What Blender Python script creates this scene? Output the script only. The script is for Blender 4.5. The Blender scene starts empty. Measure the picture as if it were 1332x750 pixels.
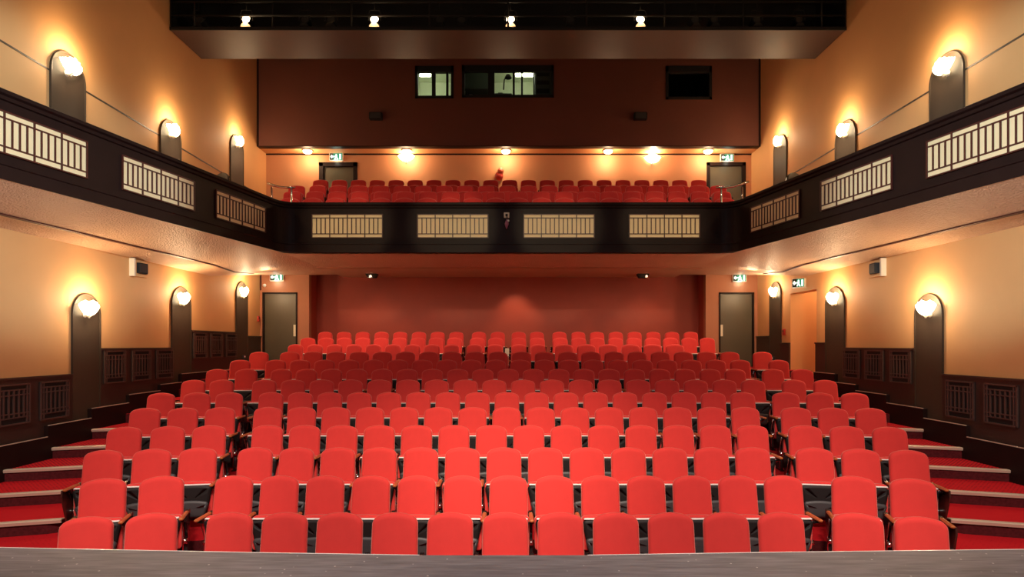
import bpy, math, random
from mathutils import Vector, Matrix
random.seed(7)
C = bpy.context.scene.collection
F = 800.0            # focal length in pixels of the 1332 px wide frame
E = 2.55             # eye height above the floor of the front row
CX, VX, VY = 0.05, 664.0, 448.0
PI = math.pi

def X(px, d): return (px - VX) * d / F + CX
def Z(py, d): return E - (py - VY) * d / F

# ------------------------------------------------------------------ materials
def mat(name, col, rough=0.6, metal=0.0, bump=0.0, bscale=60.0, var=0.0, vscale=3.0,
        emit=None, estr=0.0, spec=0.5, coat=0.0, sheen=0.0, stretch=None):
    m = bpy.data.materials.new(name); m.use_nodes = True
    nt = m.node_tree; b = nt.nodes['Principled BSDF']
    b.inputs['Base Color'].default_value = (*col, 1)
    b.inputs['Roughness'].default_value = rough
    b.inputs['Metallic'].default_value = metal
    b.inputs['Specular IOR Level'].default_value = spec
    if coat: b.inputs['Coat Weight'].default_value = coat
    if sheen:
        b.inputs['Sheen Weight'].default_value = sheen
        b.inputs['Sheen Roughness'].default_value = 0.4
        b.inputs['Sheen Tint'].default_value = (1, .66, .55, 1)
    if emit:
        b.inputs['Emission Color'].default_value = (*emit, 1)
        b.inputs['Emission Strength'].default_value = estr
    tc = nt.nodes.new('ShaderNodeTexCoord')
    src = tc.outputs['Object']
    if stretch:
        mp = nt.nodes.new('ShaderNodeMapping'); mp.inputs['Scale'].default_value = stretch
        nt.links.new(src, mp.inputs['Vector']); src = mp.outputs['Vector']
    if var:
        n = nt.nodes.new('ShaderNodeTexNoise'); n.inputs['Scale'].default_value = vscale
        n.inputs['Detail'].default_value = 5
        nt.links.new(src, n.inputs['Vector'])
        r = nt.nodes.new('ShaderNodeValToRGB')
        r.color_ramp.elements[0].position = .3; r.color_ramp.elements[1].position = .7
        r.color_ramp.elements[0].color = (*[c * (1 - var) for c in col], 1)
        r.color_ramp.elements[1].color = (*[min(1, c * (1 + var)) for c in col], 1)
        nt.links.new(n.outputs['Fac'], r.inputs['Fac'])
        nt.links.new(r.outputs['Color'], b.inputs['Base Color'])
    if bump:
        n2 = nt.nodes.new('ShaderNodeTexNoise'); n2.inputs['Scale'].default_value = bscale
        n2.inputs['Detail'].default_value = 3
        nt.links.new(src, n2.inputs['Vector'])
        bp = nt.nodes.new('ShaderNodeBump'); bp.inputs['Strength'].default_value = bump
        bp.inputs['Distance'].default_value = .01 if bump < .8 else .04
        nt.links.new(n2.outputs['Fac'], bp.inputs['Height'])
        nt.links.new(bp.outputs['Normal'], b.inputs['Normal'])
    return m

M = {}
M['seat'] = mat('red seat fabric', (.65, .041, .036), .85, bump=.15, bscale=220, var=.05, vscale=6, spec=.25, sheen=.6)
M['pan'] = mat('black seat pan', (.011, .008, .008), .6, spec=.3, bump=.05, bscale=30)
M['glint'] = mat('grey underseat cover', (.045, .042, .044), .5)  # grey that paints the sheen of the black pan
M['edge'] = mat('pale metal edge', (.92, .89, .84), .3, metal=.1)
M['frame'] = mat('black cast frame', (.012, .008, .008), .25, bump=.05, bscale=40, coat=.3)
M['chrome'] = mat('polished metal', (.8, .78, .74), .15, metal=1)
M['wood'] = mat('orange varnished wood', (.42, .12, .035), .3, var=.3, vscale=9, coat=.5, stretch=(1, 8, 1))
M['endwood'] = mat('dark varnished wood', (.05, .014, .01), .3, var=.3, vscale=7, coat=.4)
M['cream'] = mat('cream wall paint', (.70, .375, .15), .7, bump=.06, bscale=35, var=.03, vscale=1.5)
M['soffit'] = mat('rough soffit plaster', (.70, .45, .29), .45, bump=1.0, bscale=36, var=.04, vscale=2)
M['terra'] = mat('terracotta wall paint', (.42, .165, .085), .65, bump=.05, bscale=30, var=.05, vscale=1.2)
M['deck'] = mat('dark brown bridge paint', (.05, .018, .010), .5, var=.08)
M['upper'] = mat('shaded terracotta wall paint', (.15, .045, .028), .65, bump=.05, bscale=30, var=.05, vscale=1.2)  # terracotta of the back walls with dim light put into the colour
M['orange'] = mat('lit terracotta wall paint', (.55, .25, .12), .65, bump=.05, bscale=30, var=.04, vscale=1.2)  # same terracotta, lightened to carry the brighter light at the balcony back
M['deepred'] = mat('deep red wall paint', (.32, .040, .018), .6, bump=.05, bscale=30, var=.08, vscale=1.4)
M['brown'] = mat('dark brown woodwork paint', (.017, .007, .006), .5, spec=.15, bump=.04, bscale=25, var=.1, vscale=4)
M['dado'] = mat('brown panelling paint', (.045, .022, .017), .45, var=.1, vscale=3)
M['lattice'] = mat('brown lattice paint', (.085, .045, .036), .4)
M['pil'] = mat('brown pilaster paint', (.058, .039, .026), .5, spec=.3, bump=.05, bscale=25, var=.06, vscale=3)
M['barred'] = mat('oxblood fret bars', (.07, .012, .008), .45)
M['panelcream'] = mat('cream fret panel', (.88, .68, .40), .55, var=.03, vscale=4)
M['door'] = mat('olive brown door', (.085, .066, .038), .4, var=.05, vscale=2, bump=.03, bscale=12)
M['black'] = mat('matt black', (.006, .006, .006), .7)
M['darkgrey'] = mat('dark grey paint', (.03, .028, .028), .6, var=.1)
M['brass'] = mat('nosing metal', (.72, .60, .46), .35, metal=.35)
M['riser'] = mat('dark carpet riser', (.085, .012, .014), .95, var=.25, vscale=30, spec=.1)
M['plate'] = mat('cream metal plate', (.75, .66, .5), .4)
M['signcase'] = mat('sign case', (.8, .78, .72), .5)
M['shade'] = mat('lit glass shade', (1, .9, .75), .4, emit=(1, .80, .48), estr=14)
M['dome'] = mat('lit dome glass', (1, .9, .75), .4, emit=(1, .78, .45), estr=9)
M['signgreen'] = mat('lit green sign', (.01, .12, .07), .4, emit=(.01, .20, .11), estr=1.1)
M['signblack'] = mat('unlit sign part', (.01, .02, .02), .5)
M['signwhite'] = mat('lit white symbol', (.9, .95, .9), .4, emit=(.80, 1, .90), estr=1.9)
M['lens'] = mat('lit lamp lens', (1, .9, .7), .4, emit=(1, .72, .42), estr=30)
M['tube'] = mat('fluorescent tube', (1, 1, .9), .4, emit=(.93, 1, .70), estr=22)
M['boothwall'] = mat('booth wall paint', (.72, .76, .58), .7)
M['boothdark'] = mat('booth furniture', (.06, .07, .055), .6)
M['redplastic'] = mat('red plastic', (.45, .03, .02), .4)
M['purple'] = mat('purple plastic', (.28, .10, .20), .4)
M['white'] = mat('white plastic', (.8, .8, .78), .4)
M['reflection'] = mat('pale reflector flap', (.85, .7, .55), .5)  # pale colour stands in for the lamp mirrored on the ledge

def stage_mat():
    m = mat('stage boards', (.06, .055, .055), .55)
    nt = m.node_tree; b = nt.nodes['Principled BSDF']
    tc = nt.nodes.new('ShaderNodeTexCoord')
    mp = nt.nodes.new('ShaderNodeMapping'); mp.inputs['Scale'].default_value = (1, 9, 1)
    n = nt.nodes.new('ShaderNodeTexNoise'); n.inputs['Scale'].default_value = 3.5; n.inputs['Detail'].default_value = 9
    nt.links.new(tc.outputs['Object'], mp.inputs['Vector']); nt.links.new(mp.outputs['Vector'], n.inputs['Vector'])
    r = nt.nodes.new('ShaderNodeValToRGB')
    r.color_ramp.elements[0].position = .3; r.color_ramp.elements[0].color = (.105, .093, .095, 1)
    r.color_ramp.elements[1].position = .72; r.color_ramp.elements[1].color = (.20, .180, .182, 1)
    nt.links.new(n.outputs['Fac'], r.inputs['Fac'])
    v = nt.nodes.new('ShaderNodeTexVoronoi'); v.inputs['Scale'].default_value = 11
    nt.links.new(tc.outputs['Object'], v.inputs['Vector'])
    r2 = nt.nodes.new('ShaderNodeValToRGB')
    r2.color_ramp.elements[0].position = .045; r2.color_ramp.elements[0].color = (1, 1, 1, 1)
    r2.color_ramp.elements[1].position = .09; r2.color_ramp.elements[1].color = (0, 0, 0, 1)
    nt.links.new(v.outputs['Distance'], r2.inputs['Fac'])
    mx = nt.nodes.new('ShaderNodeMixRGB')
    mx.inputs['Color2'].default_value = (.55, .5, .46, 1)
    nt.links.new(r2.outputs['Color'], mx.inputs['Fac']); nt.links.new(r.outputs['Color'], mx.inputs['Color1'])
    nt.links.new(mx.outputs['Color'], b.inputs['Base Color'])
    bp = nt.nodes.new('ShaderNodeBump'); bp.inputs['Strength'].default_value = .3; bp.inputs['Distance'].default_value = .01
    nt.links.new(n.outputs['Fac'], bp.inputs['Height']); nt.links.new(bp.outputs['Normal'], b.inputs['Normal'])
    return m
M['stage'] = stage_mat()

def carpet_mat():
    m = mat('patterned red carpet', (.4, .01, .015), .95, spec=.1)
    nt = m.node_tree; b = nt.nodes['Principled BSDF']
    tc = nt.nodes.new('ShaderNodeTexCoord')
    mp = nt.nodes.new('ShaderNodeMapping'); mp.inputs['Rotation'].default_value = (0, 0, .78)
    mp.inputs['Scale'].default_value = (24, 24, 24)
    ck = nt.nodes.new('ShaderNodeTexVoronoi'); ck.inputs['Scale'].default_value = 1; ck.inputs['Randomness'].default_value = .15
    nt.links.new(tc.outputs['Object'], mp.inputs['Vector']); nt.links.new(mp.outputs['Vector'], ck.inputs['Vector'])
    r = nt.nodes.new('ShaderNodeValToRGB')
    r.color_ramp.elements[0].position = .25; r.color_ramp.elements[0].color = (.10, .005, .012, 1)
    r.color_ramp.elements[1].position = .42; r.color_ramp.elements[1].color = (.52, .010, .016, 1)
    nt.links.new(ck.outputs['Distance'], r.inputs['Fac'])
    nt.links.new(r.outputs['Color'], b.inputs['Base Color'])
    return m
M['carpet'] = carpet_mat()

# ------------------------------------------------------------------ mesh helpers
class MB:
    def __init__(s): s.v = []; s.f = []; s.m = []; s.mats = []; s.smooth = []
    def mi(s, m):
        if m not in s.mats: s.mats.append(m)
        return s.mats.index(m)
    def add(s, vs, fs, m, smooth=False, T=None):
        b = len(s.v); i = s.mi(m)
        s.v += [tuple(T @ Vector(p)) if T is not None else tuple(p) for p in vs]
        s.f += [tuple(b + k for k in f) for f in fs]
        s.m += [i] * len(fs); s.smooth += [smooth] * len(fs)
    def box(s, lo, hi, m, T=None):
        x0, y0, z0 = lo; x1, y1, z1 = hi
        v = [(x0,y0,z0),(x1,y0,z0),(x1,y1,z0),(x0,y1,z0),(x0,y0,z1),(x1,y0,z1),(x1,y1,z1),(x0,y1,z1)]
        f = [(0,3,2,1),(4,5,6,7),(0,1,5,4),(1,2,6,5),(2,3,7,6),(3,0,4,7)]
        s.add(v, f, m, T=T)
    def bbox(s, lo, hi, b, m, T=None):
        """box with chamfered edges"""
        x0, y0, z0 = lo; x1, y1, z1 = hi
        b = min(b, (x1-x0)/2.01, (y1-y0)/2.01, (z1-z0)/2.01)
        vs = []; idx = {}
        for ix, (xa, sx) in enumerate(((x0, 1), (x1, -1))):
            for iy, (ya, sy) in enumerate(((y0, 1), (y1, -1))):
                for iz, (za, sz) in enumerate(((z0, 1), (z1, -1))):
                    idx[(ix,iy,iz,'x')] = len(vs); vs.append((xa, ya + sy*b, za + sz*b))
                    idx[(ix,iy,iz,'y')] = len(vs); vs.append((xa + sx*b, ya, za + sz*b))
                    idx[(ix,iy,iz,'z')] = len(vs); vs.append((xa + sx*b, ya + sy*b, za))
        fs = []
        def g(ix, iy, iz, a): return idx[(ix, iy, iz, a)]
        for k in (0, 1):
            fs.append(tuple(g(k, a, c, 'x') for a, c in ((0,0),(1,0),(1,1),(0,1))))
            fs.append(tuple(g(a, k, c, 'y') for a, c in ((0,0),(1,0),(1,1),(0,1))))
            fs.append(tuple(g(a, c, k, 'z') for a, c in ((0,0),(1,0),(1,1),(0,1))))
        for a in (0, 1):
            for c in (0, 1):
                fs.append((g(a,c,0,'x'), g(a,c,1,'x'), g(a,c,1,'y'), g(a,c,0,'y')))
                fs.append((g(a,0,c,'x'), g(a,1,c,'x'), g(a,1,c,'z'), g(a,0,c,'z')))
                fs.append((g(0,a,c,'y'), g(1,a,c,'y'), g(1,a,c,'z'), g(0,a,c,'z')))
                for k in (0, 1):
                    fs.append((g(a,c,k,'x'), g(a,c,k,'y'), g(a,c,k,'z')))
        s.add(vs, fs, m, T=T)
    def prism(s, poly, a, b, m, plane='xz', T=None):
        """extrude a 2D polygon along the remaining axis from a to b"""
        n = len(poly)
        def P(p, t):
            return {'xz': (p[0], t, p[1]), 'xy': (p[0], p[1], t), 'yz': (t, p[0], p[1])}[plane]
        v = [P(p, a) for p in poly] + [P(p, b) for p in poly]
        f = [tuple(range(n)), tuple(range(2*n-1, n-1, -1))] + [(i, n+i, n+(i+1) % n, (i+1) % n) for i in range(n)]
        s.add(v, f, m, T=T)
    def tube(s, pts, r, m, n=10, T=None, caps=True):
        pts = [Vector(p) for p in pts]; vs = []; fs = []
        up = Vector((0, 0, 1)); prev = None
        for i, p in enumerate(pts):
            t = (pts[min(i+1, len(pts)-1)] - pts[max(i-1, 0)]).normalized()
            a = prev if prev is not None else (up if abs(t.dot(up)) < .9 else Vector((1, 0, 0)))
            a = (a - t * a.dot(t)).normalized(); prev = a; b = t.cross(a)
            rr = r[i] if isinstance(r, (list, tuple)) else r
            for k in range(n):
                q = 2*PI*k/n
                vs.append(p + a*math.cos(q)*rr + b*math.sin(q)*rr)
        for i in range(len(pts)-1):
            for k in range(n):
                fs.append((i*n+k, i*n+(k+1) % n, (i+1)*n+(k+1) % n, (i+1)*n+k))
        if caps: fs += [tuple(range(n-1, -1, -1)), tuple((len(pts)-1)*n + k for k in range(n))]
        s.add(vs, fs, m, smooth=True, T=T)
    def lathe(s, prof, m, n=20, T=None, a0=0, a1=2*PI):
        full = abs(a1-a0-2*PI) < 1e-6; k = n if full else n+1
        vs = [(r*math.cos(a0+(a1-a0)*i/n), r*math.sin(a0+(a1-a0)*i/n), z) for r, z in prof for i in range(k)]
        fs = []
        for j in range(len(prof)-1):
            for i in range(n):
                i2 = (i+1) % k
                fs.append((j*k+i, j*k+i2, (j+1)*k+i2, (j+1)*k+i))
        s.add(vs, fs, m, smooth=True, T=T)
    def pillow(s, outline, layers, m, T=None):
        """outline in x,z (counter-clockwise); layers (inset, y) from back to front; both ends capped"""
        den = []
        for i, p in enumerate(outline):
            q = outline[(i+1) % len(outline)]; k = max(1, int(math.dist(p, q)/.05))
            den += [(p[0]+(q[0]-p[0])*t/k, p[1]+(q[1]-p[1])*t/k) for t in range(k)]
        outline = den
        n = len(outline); vs = []; fs = []
        nor = []
        for i in range(n):
            a = Vector(outline[i-1]); c = Vector(outline[(i+1) % n]); d = (c-a).normalized()
            nor.append(Vector((-d.y, d.x)))
        for ins, y in layers:
            for i in range(n):
                p = Vector(outline[i]) + nor[i]*ins
                vs.append((p.x, y, p.y))
        for j in range(len(layers)-1):
            for i in range(n):
                fs.append((j*n+i, j*n+(i+1) % n, (j+1)*n+(i+1) % n, (j+1)*n+i))
        zs_ = [p[1] for p in outline]; cx = 0; cz = (min(zs_)+max(zs_))/2
        l = (len(layers)-1)*n
        dy = (layers[-1][1]-layers[-2][1])*.25
        base = len(vs); last = vs[l:l+n]; prev = l
        for q, sc_ in enumerate((.96, .8, .55, .3)):
            st = len(vs)
            for p in last: vs.append((cx+(p[0]-cx)*sc_, p[1]+dy*(1-sc_), cz+(p[2]-cz)*sc_))
            for i in range(n): fs.append((prev+i, prev+(i+1) % n, st+(i+1) % n, st+i))
            prev = st
        fs.append(tuple(prev+i for i in range(n)))
        fs.append(tuple(range(n-1, -1, -1)))
        s.add(vs, fs, m, smooth=True, T=T)
    def build(s, name, parent=None):
        me = bpy.data.meshes.new(name); me.from_pydata(s.v, [], s.f)
        for m in s.mats: me.materials.append(m)
        me.polygons.foreach_set('material_index', s.m)
        me.polygons.foreach_set('use_smooth', s.smooth)
        me.update()
        o = bpy.data.objects.new(name, me); C.objects.link(o)
        if parent is not None: o.parent = parent
        return o

def one(fn, name, parent=None):
    b = MB(); fn(b); return b.build(name, parent)
def thing(name, label, cat, loc=(0,0,0), rz=0, group=None):
    o = bpy.data.objects.new(name, None); o.empty_display_size = .1; C.objects.link(o)
    o.location = loc; o.rotation_euler = (0, 0, rz)
    return tag(o, label, cat, group)
def tag(o, label, cat, group=None):
    o['label'] = label; o['category'] = cat
    if group: o['group'] = group
    return o
def struct(b, name):
    o = b.build(name); o['kind'] = 'structure'; return o
def sbox(name, lo, hi, m):
    b = MB(); b.box(lo, hi, m); return struct(b, name)
def dup(root, loc, rz, label, group=None):
    r = root.copy(); C.objects.link(r); r.location = loc; r.rotation_euler = (0, 0, rz); r['label'] = label
    if group: r['group'] = group
    for ch in list(root.children):
        c = ch.copy(); C.objects.link(c); c.parent = r
        for g in list(ch.children):
            d = g.copy(); C.objects.link(d); d.parent = c
    return r
def holes_wall(b, u0, u1, z0, z1, holes, put, m):
    """grid of boxes around rectangular holes; put(b, ua, ub, za, zb)"""
    us = sorted({u0, u1, *[h[0] for h in holes], *[h[1] for h in holes]})
    for ua, ub in zip(us, us[1:]):
        mid = (ua+ub)/2
        hs = sorted([(h[2], h[3]) for h in holes if h[0] < mid < h[1]])
        z = z0
        for ha, hb in hs:
            if ha > z: put(b, ua, ub, z, ha)
            z = hb
        if z < z1: put(b, ua, ub, z, z1)

ORD = ['zeroth','first','second','third','fourth','fifth','sixth','seventh','eighth','ninth','tenth','eleventh','twelfth',
       'thirteenth','fourteenth','fifteenth','sixteenth','seventeenth','eighteenth','nineteenth','twentieth','twenty-first','twenty-second']

# ------------------------------------------------------------------ key dimensions
W = 7.10                     # half width of the hall
DB, DR, DU, DF = 17.55, 18.25, 18.0, 17.35   # lower back wall, recess wall, upper back wall, upper front wall
SOF, RAIL = E+2.0, E+3.08    # balcony soffit and rail
DBF, XC, SL = 13.38, 4.92, .201
TOP = E+9.6
def rowD(k): return 5.83 + .9*(k-1)
def rowZ(k): return .16*(k-1)
def L(d): return XC + SL*(DBF-d)

# ------------------------------------------------------------------ floor tiers
OUT = [0, 3.95, 4.4, 4.9, 5.2, 5.5, 5.72, 5.75, 5.75, 5.75, 5.75, 5.75, 5.75, 5.75, 5.75]
def tier_edge(k, x):
    a = abs(x); xo = OUT[k-1] + .30
    inner = rowD(k) - .60 - .20*max(0, a-3.4)
    aisle = rowD(k) - .62 - .30*max(0, a-3.2)
    t = min(1, max(0, (a-xo)/.12))
    return inner + (aisle-inner)*t
fb = MB()
N = 15
xs = [-W-.2, -6.6] + [round(-6.3+.1*i, 2) for i in range(30)] + [0] + [round(3.4+.1*i, 2) for i in range(30)] + [6.6, W+.2]
nos = []
for k in range(1, 14):
    z = rowZ(k); zb = z-.16 if k > 1 else -.2
    front = [(x, (tier_edge(k, x) if k > 1 else -1.0)) for x in xs]
    back = [(x, (tier_edge(k+1, x) if k < 13 else 19.2)) for x in xs]
    for i in range(len(xs)-1):
        a, b_, c, d = front[i], front[i+1], back[i+1], back[i]
        fb.add([(a[0],a[1],z),(b_[0],b_[1],z),(c[0],c[1],z),(d[0],d[1],z)], [(0,1,2,3)], M['carpet'])
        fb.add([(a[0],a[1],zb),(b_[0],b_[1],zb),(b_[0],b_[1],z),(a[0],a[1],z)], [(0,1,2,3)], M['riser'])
    if k > 1: nos.append((k, z, front))
struct(fb, 'floor')
# ------------------------------------------------------------------ stage
b = MB()
edge = [(-9, 4.62), (-6, 4.60), (-3.8, 4.555), (-1.8, 4.44), (-.6, 4.385), (.6, 4.385), (1.8, 4.44), (3.8, 4.51), (6, 4.55), (9, 4.58)]
zs = 1.05
poly = [(x, y) for x, y in edge] + [(9, -3), (-9, -3)]
b.prism(poly, zs-.04, zs, M['stage'], 'xy')
struct(b, 'floor_stage')
b = MB(); b.prism([(x, y-.04) for x, y in edge] + [(x, y-.12) for x, y in reversed(edge)], 0, zs-.04, M['black'], 'xy')
struct(b, 'wall_stage')
b = MB()
for (xa, ya), (xb, yb) in zip(edge, edge[1:]):
    if xb > -.5 and xa < .3: continue
    b.add([(xa,ya-.006,zs+.001),(xb,yb-.006,zs+.001),(xb,yb+.006,zs+.001),(xa,ya+.006,zs+.001),(xa,ya+.006,zs-.02),(xb,yb+.006,zs-.02)], [(0,1,2,3),(3,2,5,4)], M['edge'])
struct(b, 'trim_1')

# ------------------------------------------------------------------ side walls
opening = (14.16, 15.48, 1.2, E+1.285)
for sgn, side in ((-1, 'left'), (1, 'right')):
    def put(b, ua, ub, za, zb, sgn=sgn):
        b.box((min(sgn*W, sgn*(W+.3)), ua, za), (max(sgn*W, sgn*(W+.3)), ub, zb), M['cream'])
    b = MB(); holes_wall(b, -1.0, 18.6, -.2, TOP, [opening] if sgn > 0 else [], put, None)
    struct(b, f'wall_{side}')
# passage seen through the right hand opening
b = MB()
b.box((W+.3, 13.9, 1.2), (W+1.6, 14.0, 4.4), M['cream']); b.box((W+.3, 15.6, 1.2), (W+1.6, 15.7, 4.4), M['cream'])
b.box((W+1.6, 13.9, 1.2), (W+1.7, 15.7, 4.4), M['cream']); b.box((W+.3, 13.9, 4.2), (W+1.7, 15.7, 4.3), M['cream'])
struct(b, 'wall_passage')
b = MB(); b.box((W-.1, 14.05, 1.2), (W+1.7, 15.6, 1.45), M['carpet']); struct(b, 'floor_passage')

# dado slabs with stepped heights
dado = [(3.0, 10.0, 2.076), (10.69, 12.94, 2.49), (13.72, 15.98, 2.875), (16.68, DB, 2.79)]
ti = 2
for sgn in (-1, 1):
    for j, (a, c, zt) in enumerate(dado):
        b = MB()
        segs = [(a, c)]
        if sgn > 0 and j == 2: segs = [(13.72, opening[0]), (opening[1], 15.98)]; zt = 2.60
        for a_, c_ in segs:
            dm_ = M['pil'] if j == 3 else M['dado']
            b.box((min(sgn*W, sgn*(W-.035)), a_, .2), (max(sgn*W, sgn*(W-.035)), c_, zt), dm_)
            b.box((min(sgn*W, sgn*(W-.055)), a_, zt-.03), (max(sgn*W, sgn*(W-.055)), c_, zt), dm_)
        struct(b, f'trim_{ti}'); ti += 1
# stepped plinth at the wall foot
stepsY = [(2.5, 8.43), (8.43, 9.38), (9.38, 10.36), (10.36, 11.38), (11.38, 12.4), (12.4, 13.2), (13.2, 15.5)]
stepsZ = [1.14, 1.14, 1.31, 1.47, 1.62, 1.74, 1.92]
for sgn in (-1, 1):
    b = MB(); t = MB()
    for (a, c), zt in zip(stepsY, stepsZ):
        if sgn > 0 and a > 13: c = 14.1
        b.box((min(sgn*W, sgn*(W-.10)), a, .1), (max(sgn*W, sgn*(W-.10)), c, zt), M['brown'])
        t.box((min(sgn*(W-.104), sgn*(W-.085)), a+.01, zt), (max(sgn*(W-.104), sgn*(W-.085)), c-.01, zt+.012), M['brass'])
    struct(b, f'trim_{ti}'); ti += 1
    struct(t, f'trim_{ti}'); ti += 1

# thin groove lines on the upper walls
for sgn in (-1, 1):
    b = MB()
    zl = E+4.26
    for a, c in ((2.0, 9.53), (10.31, 12.52), (13.31, 15.66), (16.42, 17.95)):
        b.box((min(sgn*W, sgn*(W-.006)), a, zl-.014), (max(sgn*W, sgn*(W-.006)), c, zl+.014), M['pil'])
    struct(b, f'trim_{ti}'); ti += 1

def arch_outline(hw, h, n=20):
    pts = [(-hw, 0), (hw, 0)]
    for i in range(n+1):
        a = PI*i/n
        pts.append((hw*math.cos(a), h-hw+hw*math.sin(a)))
    return pts
def pilaster(sgn, d0, d1, zb, zt, label):
    c = (d0+d1)/2; hw = (d1-d0)/2
    o = thing('pilaster', label, 'pilaster', (sgn*(W-.002), c, zb))
    # local: x along wall, -y into the hall
    o.rotation_euler = (0, 0, PI/2 if sgn < 0 else -PI/2)
    b = MB()
    out = arch_outline(hw, zt-zb)
    b.prism(out, -.022, 0, M['pil'], 'xz')
    b.build('panel', o)
    r = MB(); n = len(out)
    inn = arch_outline(hw-.025, zt-zb-.025)
    vs = [(p[0], -.022, p[1]) for p in out] + [(p[0], -.034, p[1]) for p in out] + [(p[0], -.034, p[1]) for p in inn] + [(p[0], -.022, p[1]) for p in inn]
    fs = []
    for i in range(1, n):
        j = (i+1) % n
        for a in range(3):
            fs.append((a*n+i, a*n+j, (a+1)*n+j, (a+1)*n+i))
    r.add(vs, fs, M['pil']); r.build('rim', o)
    return o
placeW = {-1: 'left', 1: 'right'}
pn = ['nearest the stage', 'middle of three', 'nearest the back']
lowP = [(10.0, 10.69, E+.855), (12.94, 13.72, E+1.25), (15.98, 16.68, E+1.665)]
upP = [(9.53, 10.31, E+4.70), (12.52, 13.31, E+4.70), (15.66, 16.42, E+5.46)]
for sgn in (-1, 1):
    for i in range(3):
        d0, d1, zt = lowP[i]
        pilaster(sgn, d0, d1, .5, zt, f'tall dark arched pilaster on the lower {placeW[sgn]} wall, {pn[i]}')
        d0, d1, zt = upP[i]
        pilaster(sgn, d0, d1, E+2.25, zt, f'dark arched panel on the upper {placeW[sgn]} wall above the balcony, {pn[i]}')

# ------------------------------------------------------------------ lattice grilles in the dado
def grille_proto():
    o = thing('vent_grille', '', 'grille')
    w, h = .60, .585
    b = MB(); b.box((-w/2, -.012, 0), (w/2, -.001, h), M['black']); b.build('backing', o)
    b = MB()
    B = M['lattice']
    for (a, c, z0, z1) in ((-w/2, -w/2+.022, 0, h), (w/2-.022, w/2, 0, h), (-w/2, w/2, 0, .022), (-w/2, w/2, h-.022, h)):
        b.box((a, -.035, z0), (c, -.012, z1), B)
    for z in (.10, .16, h-.085, h-.16):
        b.box((-w/2, -.030, z-.009), (w/2, -.014, z+.009), B)
    for x in (-.24, -.18, -.09, 0, .09, .18, .24):
        z0, z1 = (0, h) if abs(x) > .2 else (.10, h-.085)
        b.box((x-.009, -.034, z0), (x+.009, -.013, z1), B)
    b.build('lattice', o)
    return o
gp = None
gl = [(8.47, 0), (9.27, 0), (10.73, 1), (11.53, 1), (12.31, 1), (13.76, 2), (14.54, 2), (15.32, 2)]
zz = [1.40, 1.86, 2.24]
for sgn in (-1, 1):
    for i, (d, j) in enumerate(gl):
        if sgn > 0 and j == 2: continue
        lab = f'dark lattice grille in the {placeW[sgn]} wall panelling, {ORD[i+1]} one counted from the stage'
        loc = (sgn*(W-.035), d+.31, zz[j]); rz = PI/2 if sgn < 0 else -PI/2
        if gp is None:
            gp = grille_proto(); gp.location = loc; gp.rotation_euler = (0, 0, rz); gp['label'] = lab; gp['group'] = 'lattice grilles in the wall panelling'
        else: dup(gp, loc, rz, lab)

# ------------------------------------------------------------------ lower back wall, recess, doors
xl0, xl1 = X(402, DB), X(918, DB)
dl = (X(341.5, DB), X(387, DB)); dr = (X(935, DB), X(981, DB)); zd = Z(380, DB)
b = MB()
def putb(b, ua, ub, za, zb): b.box((ua, DB, za), (ub, DB+.2, zb), M['terra'])
holes_wall(b, -W-.1, W+.1, 1.5, SOF+.1, [(xl0, xl1, 1.5, SOF+.1), (dl[0], dl[1], 1.5, zd), (dr[0], dr[1], 1.5, zd)], putb, None)
struct(b, 'wall_back')
b = MB()
b.box((xl0-.1, DR, 1.5), (xl1+.1, DR+.15, SOF+.1), M['deepred'])
b.box((xl0-.15, DB+.2, 1.5), (xl0, DR, SOF+.1), M['deepred']); b.box((xl1, DB+.2, 1.5), (xl1+.15, DR, SOF+.1), M['deepred'])
struct(b, 'wall_recess')
def door(n, x0, x1, z0, z1, d, handle_left, fr=.045, label=''):
    o = bpy.data.objects.new(f'door_{n}', None); C.objects.link(o); o.location = ((x0+x1)/2, d, z0); o['kind'] = 'structure'
    w = (x1-x0)/2; h = z1-z0
    b = MB(); b.bbox((-w+fr, .05, 0), (w-fr, .10, h-fr), .004, M['door']); b.build('door_leaf', o)
    b = MB()
    b.box((-w, -.02, 0), (-w+fr, .14, h), M['brown']); b.box((w-fr, -.02, 0), (w, .14, h), M['brown']); b.box((-w, -.02, h-fr), (w, .14, h), M['brown'])
    b.build('door_frame', o)
    hx = (-w+fr+.05) if handle_left else (w-fr-.05)
    b = MB(); b.bbox((hx-.035, .035, h*.41), (hx+.035, .052, h*.41+.33), .004, M['plate']); b.build('push_plate', o)
    return o
door(1, dl[0], dl[1], 1.92, zd, DB, False); door(2, dr[0], dr[1], 1.92, zd, DB, True)

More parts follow.
